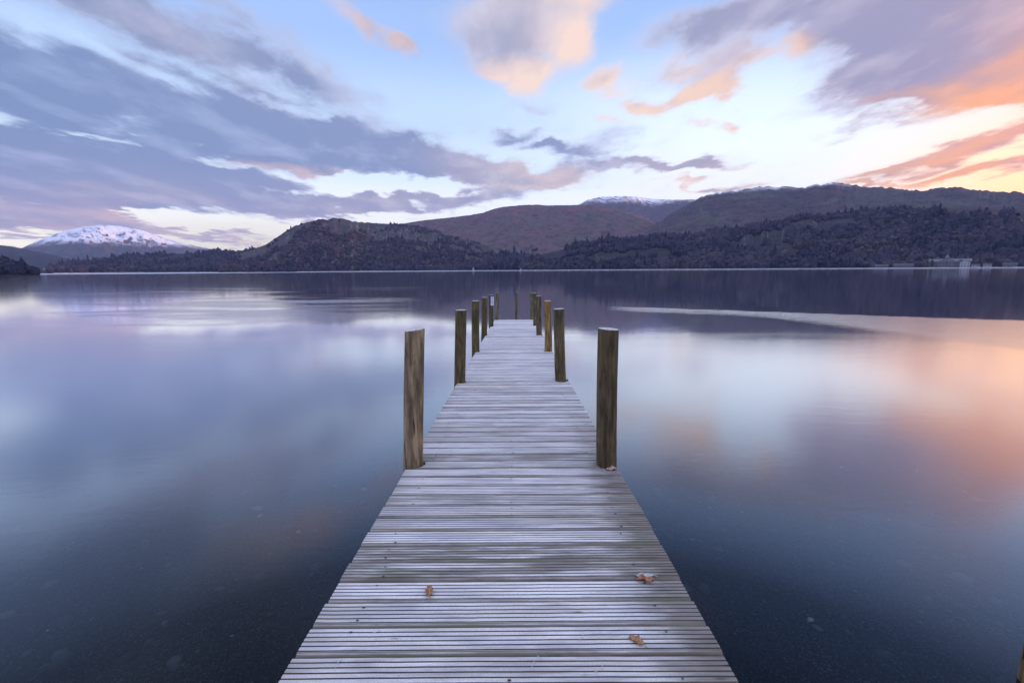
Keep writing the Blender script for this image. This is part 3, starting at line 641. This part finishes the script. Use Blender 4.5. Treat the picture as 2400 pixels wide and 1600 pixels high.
edge_l = t.m('MULTIPLY', t.ss(t.m('ADD', ox, t.m('MULTIPLY', t.m('SUBTRACT', blot, .5), .35)), -.70, -.92), .5)
fr = t.m('MULTIPLY', t.ss(gn, .80, .97), t.ss(t.m('ADD', t.m('ADD', grain, t.m('MULTIPLY', grain2, .3)), t.m('MULTIPLY', micro, .2)), .42, .72, .45, 1.0))
fr = t.m('MULTIPLY', fr, t.m('SUBTRACT', 1.0, t.m('MULTIPLY', t.m('MAXIMUM', edge_r, edge_l), .82)))
wetn = t.m('MULTIPLY', bwet, t.ss(t.noise(t.mapping(vb, scale=(1.1, 14, 1)), 1.3, 6, .66), .34, .58))
fr = t.m('MULTIPLY', fr, t.m('SUBTRACT', 1.0, t.m('MULTIPLY', wetn, .85)))
fr = t.m('MULTIPLY', fr, t.m('SUBTRACT', 1.0, t.m('MULTIPLY', t.ss(t.m('ADD', grv, t.m('MULTIPLY', t.m('SUBTRACT', t.noise(t.mapping(vb, scale=(1.3, 5, 1)), 1.7, 5, .65), .5), .65)), .18, .5), .92)))
fr = t.m('MULTIPLY', fr, t.m('SUBTRACT', 1.0, t.m('MULTIPLY', knot, .8)))
# frost cover rises a little further out along the deck
fr = t.m('MULTIPLY', fr, t.ss(oy, -2.5, 6, .86, 1.12, 'LINEAR'))
col = t.mix(fr, wood, frostc)
col = t.mix(t.m('MULTIPLY', knot, .7), col, (.04, .03, .025))
t.put(b.inputs['Base Color'], col); b.inputs['Specular IOR Level'].default_value = .25
b.inputs['Sheen Roughness'].default_value = .5; t.put(b.inputs['Sheen Weight'], t.m('MULTIPLY', fr, .5))
t.put(b.inputs['Roughness'], t.ss(fr, 0, 1, .55, .9))
bh = t.m('ADD', t.m('MULTIPLY', grain2, .6), t.m('MULTIPLY', micro, .5))
bp = t.new('ShaderNodeBump', {'Height': bh, 'Strength': .35, 'Distance': .003}); t.l.new(bp.outputs[0], b.inputs['Normal'])

BW = 0.1445                       # board width; the rest is gap
NR = 6
prof = []                         # y across the board, z, groove depth mark
rw = BW / NR; gw = 0.0060
prof.append((0.0, -.030, 1)); prof.append((0.0, -.0125, .7)); prof.append((.0035, -.0085, .6)); prof.append((.0090, -.0052, .4)); prof.append((.0155, -.0022, .3))
for i in range(NR):
    y0 = i * rw; y1_ = y0 + rw
    if i > 0: prof += [(y0 + gw / 2 + .0002, -.0008, .1), (y0 + gw / 2 + .0022, 0, 0)]
    prof += [((y0 + y1_) / 2 + (.006 if i == 0 else 0), .0004 if i else 0, 0 if i else .16)]
    if i < NR - 1: prof += [(y1_ - gw / 2 - .0022, 0, 0), (y1_ - gw / 2 - .0002, -.0008, .1), (y1_ - gw / 2 + .0009, -.0085, 1), (y1_ + gw / 2 - .0009, -.0085, 1)]
prof += [(BW - .004, -.0006, 0), (BW - .0012, -.0025, .3), (BW, -.006, .6), (BW, -.030, 1)]
prof = np.array(prof)
n0, n1_ = -26, int((19.42 - YB0) / PITCHB)
NX = 26
Vs, Fs, bA, wA, gA = [], [], [], [], []
voff = 0
g = np.random.default_rng(5)
WET = {3: .95, 4: 1.0, 0: .25, 7: .35, 17: .55, 18: .5, 9: .3}
for k in range(n0, n1_ + 1):
    yb = YB0 + k * PITCHB + g.normal(0, .0012)
    npf = len(prof)
    yy = yb + prof[:, 0]
    xl = np.full(npf, WL) + axis_x(yb) + g.normal(0, .0018); xr = np.full(npf, WR) + axis_x(yb) + g.normal(0, .0018)
    for (px_, py_, ph, pr, *_r) in POSTS:
        rr = pr + .010; q = rr ** 2 - (yy - py_) ** 2
        ins = q > 0; s_ = np.sqrt(np.clip(q, 0, None))
        if px_ < 0: xl = np.where(ins, np.maximum(xl, px_ + s_), xl)
        else: xr = np.where(ins, np.minimum(xr, px_ - s_), xr)
    u = np.linspace(0, 1, NX)
    X = xl[None] * (1 - u)[:, None] + xr[None] * u[:, None]
    ph_ = g.uniform(0, 6)
    wav = .0011 * np.sin(u * 5 + ph_)[:, None] + .0004 * vnoise(u * 22 + k * 7, u * 0 + k, 3)[:, None]
    Y = yy[None] + wav * (np.abs(prof[None, :, 1]) < .02)
    tilt = g.normal(0, .006); dz_ = g.normal(0, .0014); cup = g.normal(0, .0012)
    Z = deck_z(Y) + prof[None, :, 1] + dz_ + tilt * (prof[None, :, 0] - BW / 2) + cup * np.sin(u * pi)[:, None] + .0005 * vnoise(u * 30 + k * 3, u * 0 + 5, 8)[:, None]
    V = np.stack([X, Y, Z], -1)
    a = np.arange(NX * npf).reshape(NX, npf) + voff
    Fq = np.stack([a[:-1, :-1], a[1:, :-1], a[1:, 1:], a[:-1, 1:]], -1).reshape(-1, 4)
    # end caps as strips against a lowered row
    for row, flip in ((0, 0), (NX - 1, 1)):
        pass
    Vs.append(V.reshape(-1, 3)); Fs.append(Fq)
    bA.append(np.full(NX * npf, (k * 0.6180339) % 1)); wA.append(np.full(NX * npf, WET.get(k, float(g.random() ** 1.6) * .9))); gA.append(np.tile(prof[:, 2], NX))
    voff += NX * npf
    # board ends: drop a face strip 30 mm down
    for row, sgn in ((0, 1), (NX - 1, -1)):
        top = V[row]; low = top.copy(); low[:, 2] = deck_z(low[:, 1]) - .030
        W = np.concatenate([top, low]); ii = np.arange(npf - 1)
        q4 = np.stack([ii, ii + 1, ii + 1 + npf, ii + npf], -1)
        if sgn < 0: q4 = q4[:, ::-1]
        Vs.append(W); Fs.append(q4 + voff); bA.append(np.full(2 * npf, (k * 0.6180339) % 1)); wA.append(np.full(2 * npf, .6)); gA.append(np.full(2 * npf, .35)); voff += 2 * npf
dv = np.concatenate(Vs) - JO
deck = link('deck', np_mesh('deck', dv, np.concatenate(Fs), False, {'board': np.concatenate(bA), 'wet': np.concatenate(wA), 'groove': np.concatenate(gA)}), m_deck, jetty)
# nail heads, two rows of dimples near each edge and one in the middle
m_nail, t, b = principled('rusty_nail'); b.inputs['Base Color'].default_value = (.022, .018, .018, 1); b.inputs['Roughness'].default_value = .7
nv, nf = [], []; q = 0
for k in range(n0, n1_ + 1):
    yb = YB0 + k * PITCHB
    for xx in (-.66, .0, .66):
        for o_ in (.028, .112):
            cx_, cy_ = axis_x(yb) + xx + g.normal(0, .012), yb + o_ + g.normal(0, .004)
            if g.random() < .35 or (xx == 0 and g.random() < .6): continue
            r_ = g.uniform(.0028, .0052); aa = np.linspace(0, 2 * pi, 8, endpoint=False)
            p = np.stack([cx_ + np.cos(aa) * r_ * 1.5, cy_ + np.sin(aa) * r_, deck_z(cy_) + .0042 + 0 * aa], -1)
            nv.append(p); nf.append(np.arange(8) + q); q += 8
nail = link('nail_heads', np_mesh('nail_heads', np.concatenate(nv) - JO, np.array(nf), False), m_nail, jetty); nail['kind'] = 'stuff'
# bearers under the boards
m_beam, t, b = principled('dark_beam'); P = t.new('ShaderNodeTexCoord').outputs['Object']
t.put(b.inputs['Base Color'], t.mix(t.noise(t.mapping(P, scale=(30, 1, 30)), 2, 4), (.05, .045, .035), (.12, .10, .08))); b.inputs['Roughness'].default_value = .9
for xx in (-.60, 0.0, .60):
    bm = bmesh.new(); ya, yb_ = -2.4, 19.35
    for (yq) in (ya, yb_):
        for (ddx, ddz) in ((-.045, -.18), (.045, -.18), (.045, -.0315), (-.045, -.0315)):
            bm.verts.new((axis_x(yq) + xx + ddx - JO[0], yq - JO[1], deck_z(yq) + ddz - JO[2]))
    bm.verts.ensure_lookup_table(); vv = bm.verts
    for f in ((0, 1, 2, 3), (7, 6, 5, 4), (0, 4, 5, 1), (1, 5, 6, 2), (2, 6, 7, 3), (3, 7, 4, 0)): bm.faces.new([vv[i] for i in f])
    bm_obj('beam', bm, m_beam, jetty)

# posts
m_post, t, b = principled('weathered_round_post')
oi = t.new('ShaderNodeObjectInfo'); tc = t.new('ShaderNodeTexCoord').outputs['Object']; rnd = oi.outputs['Random']
ocol = oi.outputs['Color']; moss_a = oi.outputs['Alpha']
pv = t.v('ADD', tc, t.vec(t.m('MULTIPLY', rnd, 31), t.m('MULTIPLY', rnd, 17), t.m('MULTIPLY', rnd, 7)))
gr = t.noise(t.mapping(pv, scale=(16, 16, 1.8)), 1.6, 6, .65, .5); gr2 = t.noise(t.mapping(pv, scale=(60, 60, 5)), 1.5, 4, .6); bl = t.noise(t.mapping(pv, scale=(5, 5, 1.6)), 1.3, 5, .6)
col = t.mix(t.ss(gr, .34, .66), t.mix(1, ocol, (.42, .40, .38), 'MULTIPLY'), t.mix(1, ocol, (1.5, 1.42, 1.3), 'MULTIPLY'))
col = t.mix(t.m('MULTIPLY', t.ss(bl, .48, .70), .7), col, t.mix(1, ocol, (.35, .34, .30), 'MULTIPLY'))
col = t.mix(t.m('MULTIPLY', t.m('MULTIPLY', moss_a, t.ss(t.noise(pv, 6, 4), .45, .65)), .8), col, (.060, .066, .022))
kv = t.new('ShaderNodeTexVoronoi', {'Vector': t.mapping(pv, scale=(9, 9, 4.2)), 'Scale': 1.0}); kn = t.m('MULTIPLY', t.ss(kv.outputs['Distance'], .17, .07), t.ss(t.xyz(kv.outputs['Color'])[1], .74, .78))
col = t.mix(t.m('MULTIPLY', kn, .85), col, (.018, .012, .01))
col = t.mix(t.m('MULTIPLY', t.ss(gr2, .60, .72), .55), col, (.03, .024, .018))
pnz = t.xyz(t.new('ShaderNodeNewGeometry').outputs['Normal'])[2]
rad_ = t.v('LENGTH', t.mapping(tc, scale=(1, 1, 0)))
rings = t.m('MULTIPLY_ADD', t.m('SINE', t.m('MULTIPLY', rad_, 520)), .12, .5)
topc = t.mix(t.ss(t.noise(tc, 40, 4), .35, .6), (.30, .26, .22), (.72, .72, .76)); topc = t.mix(rings, topc, (.42, .38, .34))
col = t.mix(t.ss(pnz, .55, .85), col, topc)
t.put(b.inputs['Base Color'], col); b.inputs['Roughness'].default_value = .82; b.inputs['Specular IOR Level'].default_value = .3
crk = t.ss(t.noise(t.mapping(pv, scale=(34, 34, 1.8)), 1.2, 3, .5), .655, .70)
col2 = t.mix(t.m('MULTIPLY', crk, t.ss(pnz, .5, .3)), col, (.012, .009, .007)); t.put(b.inputs['Base Color'], col2)
bp = t.new('ShaderNodeBump', {'Height': t.m('SUBTRACT', t.m('ADD', gr, t.m('MULTIPLY', gr2, .7)), crk), 'Strength': .9, 'Distance': .006}); t.l.new(bp.outputs[0], b.inputs['Normal'])
def post_mesh(r, h, down, lean, slant, seed):
    ns, nz_ = 40, 40; g = np.random.default_rng(seed)
    z = np.concatenate([np.linspace(-down, h - .012, nz_), [h - .004, h]]); a = np.linspace(0, 2 * pi, ns, endpoint=False)
    Z, A = np.meshgrid(z, a, indexing='ij')
    rr = r * (1.02 - .04 * (Z / h)) * (1 + .035 * vnoise(np.cos(A) * 1.4 + seed, Z * 1.6 + np.sin(A) * 1.4, seed) + .014 * vnoise(np.cos(A) * 5 + 9, Z * 4 + np.sin(A) * 5, seed + 1))
    rr[-2] *= .985; rr[-1] *= .94
    bend = .012 * np.sin(Z * 1.7 + g.uniform(0, 6))
    X = rr * np.cos(A) + lean * Z / h + bend; Y = rr * np.sin(A)
    top = np.clip((Z - (h - .02)) / .02, 0, 1)
    Zs = Z + slant * (X - lean) / r * np.clip((Z - h * .5) / (h * .5), 0, 1) * .5
    V = np.stack([X, Y, Zs], -1); n = len(z)
    idx = np.arange(n * ns).reshape(n, ns); nx = np.roll(idx, -1, 1)
    F = np.stack([idx[:-1], nx[:-1], nx[1:], idx[1:]], -1).reshape(-1, 4)
    # top disc: three shrinking rings
    Vt = V.reshape(-1, 3); last = V[-1]; c = last.mean(0)
    Fl = [F]; prev = idx[-1]; base = len(Vt); add = []
    for q_ in (.62, .28, .03):
        ring = c + (last - c) * q_ + np.array([0, 0, .0015]); add.append(ring); cur = base + np.arange(ns); base += ns
        Fl.append(np.stack([prev, np.roll(prev, -1), np.roll(cur, -1), cur], -1)); prev = cur
    return np.concatenate([Vt] + add), np.concatenate(Fl)
for i, (px_, py_, ph, pr, lean, slant, colr) in enumerate(POSTS):
    zb = deck_z(py_)
    down = zb + min(3.4, .9 + .16 * py_)
    Vp, Fp = post_mesh(pr, ph, down, lean, slant, 50 + i)
    me = np_mesh('post', Vp, Fp, True); me.set_sharp_from_angle(angle=R_(50))
    o = link('post', me, m_post, jetty, Vector((px_, py_, zb)) - Vector(JO)); o.color = colr
    if i == 0: o['label'] = 'pale tan round post with a slanted top'
    if i == 8: o['label'] = 'yellowish newer round post'
    if i == 4: post5 = o
# upright white depth board on a left post
m_board, t, b = principled('white_board'); b.inputs['Base Color'].default_value = (.72, .72, .76, 1); b.inputs['Roughness'].default_value = .5
m_ink, t, b = principled('dark_marking'); b.inputs['Base Color'].default_value = (.10, .09, .12, 1); b.inputs['Roughness'].default_value = .6
bm = bmesh.new(); box(bm, .012, .118, -.104, -.092, .76, 1.07)
bmesh.ops.bevel(bm, geom=bm.edges[:], offset=.004, segments=1)
brd = bm_obj('marker_board', bm, m_board, post5)
bm = bmesh.new()
for (a0, a1, c0, c1) in ((.035, .1, 1.012, 1.026), (.035, .047, .985, 1.012), (.088, .1, .985, 1.012), (.04, .095, .973, .985),
                         (.03, .105, .915, .926), (.06, .075, .926, .955), (.04, .095, .872, .884), (.04, .052, .84, .872), (.083, .095, .84, .872), (.04, .095, .828, .84), (.06, .105, .79, .802)):
    box(bm, a0, a1, -.1075, -.1045, c0, c1)
bm_obj('marking', bm, m_ink, brd)

# posts that stand free in the water
Vp, Fp = post_mesh(.058, 1.14, 2.9, .03, 0, 90)
me = np_mesh('mooring_post', Vp, Fp, True); me.set_sharp_from_angle(angle=R_(50))
o = link('mooring_post', me, m_post, None, (.19, 20.9, .30 - .06)); o.color = (.15, .115, .075, .4)
tag(o, 'thin lone wooden post standing in the water just past the jetty end', 'post')
Qp = on_level(2341, 1568, 0.0)
Vp, Fp = post_mesh(.06, 1.0, .9, .0, 0, 91)
me = np_mesh('mooring_post', Vp, Fp, True); me.set_sharp_from_angle(angle=R_(50))
o = link('mooring_post', me, m_post, None, (Qp.x + .068, Qp.y, .0)); o.color = (.18, .12, .06, .3)
tag(o, 'brown wooden post cut off by the bottom right corner', 'post')

# ------------------------------------------------------------------ fallen leaves and twigs on the deck
def on_deck(px, py):
    r = ray(px, py); tt = (DZ0 - CAMZ) / (r.z + SL * r.y); return Vector((0, 0, CAMZ)) + r * tt
def leaf_mat(name, c1, c2):
    m, t, b = principled(name); tc = t.new('ShaderNodeTexCoord').outputs['Object']
    lx, ly, lz = t.xyz(tc)
    vein = t.ss(t.m('ABSOLUTE', lx), .0025, .0006)
    rib = t.ss(t.m('ABSOLUTE', t.m('SUBTRACT', t.m('FRACT', t.m('MULTIPLY', t.m('SUBTRACT', ly, t.m('MULTIPLY', t.m('ABSOLUTE', lx), .8)), 70)), .5)), .12, .03)
    c = t.mix(t.ss(t.noise(tc, 60, 4), .35, .65), c1, c2)
    c = t.mix(t.m('MULTIPLY', t.m('MAXIMUM', vein, t.m('MULTIPLY', rib, .5)), .6), c, tuple(min(1, q * 1.8) for q in c2))
    t.put(b.inputs['Base Color'], c); b.inputs['Roughness'].default_value = .6
    return m
m_lo = leaf_mat('orange_leaf', (.17, .070, .028), (.33, .165, .075)); m_lr = leaf_mat('pink_leaf', (.26, .13, .11), (.46, .27, .23)); m_lg = leaf_mat('grey_green_leaf', (.20, .22, .18), (.36, .39, .34)); m_lb = leaf_mat('russet_leaf', (.15, .045, .018), (.32, .13, .06))
def leaf(px, py, L_, W_, rz, curl, mat, label, lobes=4, fold=.5, lift=.012, tilt=0.0, seed=0):
    nu, nv = 29, 13
    u = np.linspace(0, 1, nu); v = np.linspace(-1, 1, nv)
    wdt = W_ * (np.sin(pi * np.clip(u, 0, 1) ** .85) ** .7) * (1 - .26 * (np.cos(u * lobes * 2 * pi) * .5 + .5)) + .0012
    U, Vv = np.meshgrid(u, v, indexing='ij')
    X = wdt[:, None] * Vv; Y = (U - .5) * L_
    Z = fold * np.abs(X) * (1 + .5 * np.sin(U * 9 + seed)) + curl * L_ * (np.cos((U - .5) * pi) * -.5 + .5) + .004 * vnoise(U * 6 + seed, Vv * 2.5, seed) + .002 * np.sin(U * lobes * 2 * pi) * np.abs(Vv)
    Y = Y * (1 - .3 * abs(curl))
    V = np.stack([X, Y, Z], -1).reshape(-1, 3); V[:, 2] -= V[:, 2].min()
    me = np_mesh('leaf', V, grid_faces(nu, nv), True)
    p = on_deck(px, py); o = link('leaf', me, mat, None, (p.x, p.y, deck_z(p.y) + .003))
    o.rotation_euler = (tilt, 0, rz)
    md = o.modifiers.new('thick', 'SOLIDIFY'); md.thickness = .0012; md.offset = 0
    bm = bmesh.new()
    for i_ in range(5):
        for a_ in range(5):
            q_ = 2 * pi * a_ / 5
            bm.verts.new((.0011 * math.cos(q_) + .002 * math.sin(i_), -L_ / 2 * (1 - .3 * abs(curl)) - .005 * i_ + .002, .0011 * math.sin(q_) + .002 + curl * L_ * .5 - .0015 * i_))
    bm.verts.ensure_lookup_table()
    for i_ in range(4):
        for a_ in range(5): bm.faces.new([bm.verts[i_ * 5 + a_], bm.verts[i_ * 5 + (a_ + 1) % 5], bm.verts[(i_ + 1) * 5 + (a_ + 1) % 5], bm.verts[(i_ + 1) * 5 + a_]])
    bm_obj('stalk', bm, mat, o)
    tag(o, label, 'leaf', 'fallen leaves on the jetty')
    return o
leaf(986, 1361, .082, .021, R_(8), .16, m_lo, 'curled tan oak leaf lying alone on the left half of the deck', seed=1)
leaf(1481, 1334, .092, .021, R_(82), .14, m_lb, 'russet leaf folded over a board gap near the right edge of the deck', lobes=2, fold=.7, seed=2)
leaf(1480, 1324, .10, .018, R_(88), .10, m_lg, 'grey green leaf right behind the folded russet leaf', lobes=2, fold=.3, seed=3)
leaf(1461, 1473, .068, .018, R_(48), .16, m_lo, 'small orange brown leaf nearest the bottom of the photo', lobes=3, seed=4)
leaf(1404, 1079, .085, .030, R_(96), .10, m_lr, 'pinkish leaf at the foot of the nearest right post', lobes=4, seed=5)
m_tw, t, b = principled('frosted_twig'); b.inputs['Base Color'].default_value = (.52, .50, .50, 1); b.inputs['Roughness'].default_value = .9
tw = [(866, 1452, .03, 80, 'short reddish twig on the left of the deck'), (1224, 1530, .05, 20, 'frosted twig in the middle of the deck by the bottom edge'), (778, 1525, .05, 10, 'frosted twig at the bottom left of the deck'),
      (986, 1538, .03, 70, 'tiny frosted flake below the curled tan leaf'), (1336, 1465, .05, 15, 'frosted twig left of the small orange leaf'), (1378, 1536, .06, 50, 'frosted twig bottom right of the deck'), (1240, 1512, .028, -30, 'short frosted twig near the middle bottom')]
for i, (px_, py_, ln, ang, lb) in enumerate(tw):
    bm = bmesh.new(); n_ = 6
    for j in range(n_):
        s_ = j / (n_ - 1) - .5
        for a_ in range(5):
            q_ = 2 * pi * a_ / 5; rr = .0013 * (1.1 - abs(s_))
            bm.verts.new((s_ * ln, .004 * math.sin(s_ * 5 + i) + rr * math.cos(q_), rr * math.sin(q_) + .0016))
    bm.verts.ensure_lookup_table()
    for j in range(n_ - 1):
        for a_ in range(5): bm.faces.new([bm.verts[j * 5 + a_], bm.verts[j * 5 + (a_ + 1) % 5], bm.verts[(j + 1) * 5 + (a_ + 1) % 5], bm.verts[(j + 1) * 5 + a_]])
    bm.faces.new([bm.verts[a_] for a_ in range(5)]); bm.faces.new([bm.verts[(n_ - 1) * 5 + a_] for a_ in range(5)])
    p = on_deck(px_, py_)
    o = bm_obj('twig', bm, m_tw, None, True, (p.x, p.y, deck_z(p.y) + .0045)); o.rotation_euler = (0, 0, R_(90 - ang))
    tag(o, lb, 'twig', 'small frosted twigs on the deck')

# ------------------------------------------------------------------ the morning air over the valley
m_hz = bpy.data.materials.new('morning_haze'); m_hz.use_nodes = True
t = N(m_hz.node_tree); t.ns.clear()
vol = t.new('ShaderNodeVolumePrincipled', {'Color': (0.48, 0.62, 1.0, 1), 'Density': 5.0e-5, 'Anisotropy': 0.0})
out = t.new('ShaderNodeOutputMaterial'); t.l.new(vol.outputs[0], out.inputs['Volume'])
bm = bmesh.new(); box(bm, -9500, 9500, -3000, 11500, -8, 1150)
tag(bm_obj('haze', bm, m_hz), 'thin blue morning haze over the lake and fells', 'haze', kind='stuff')
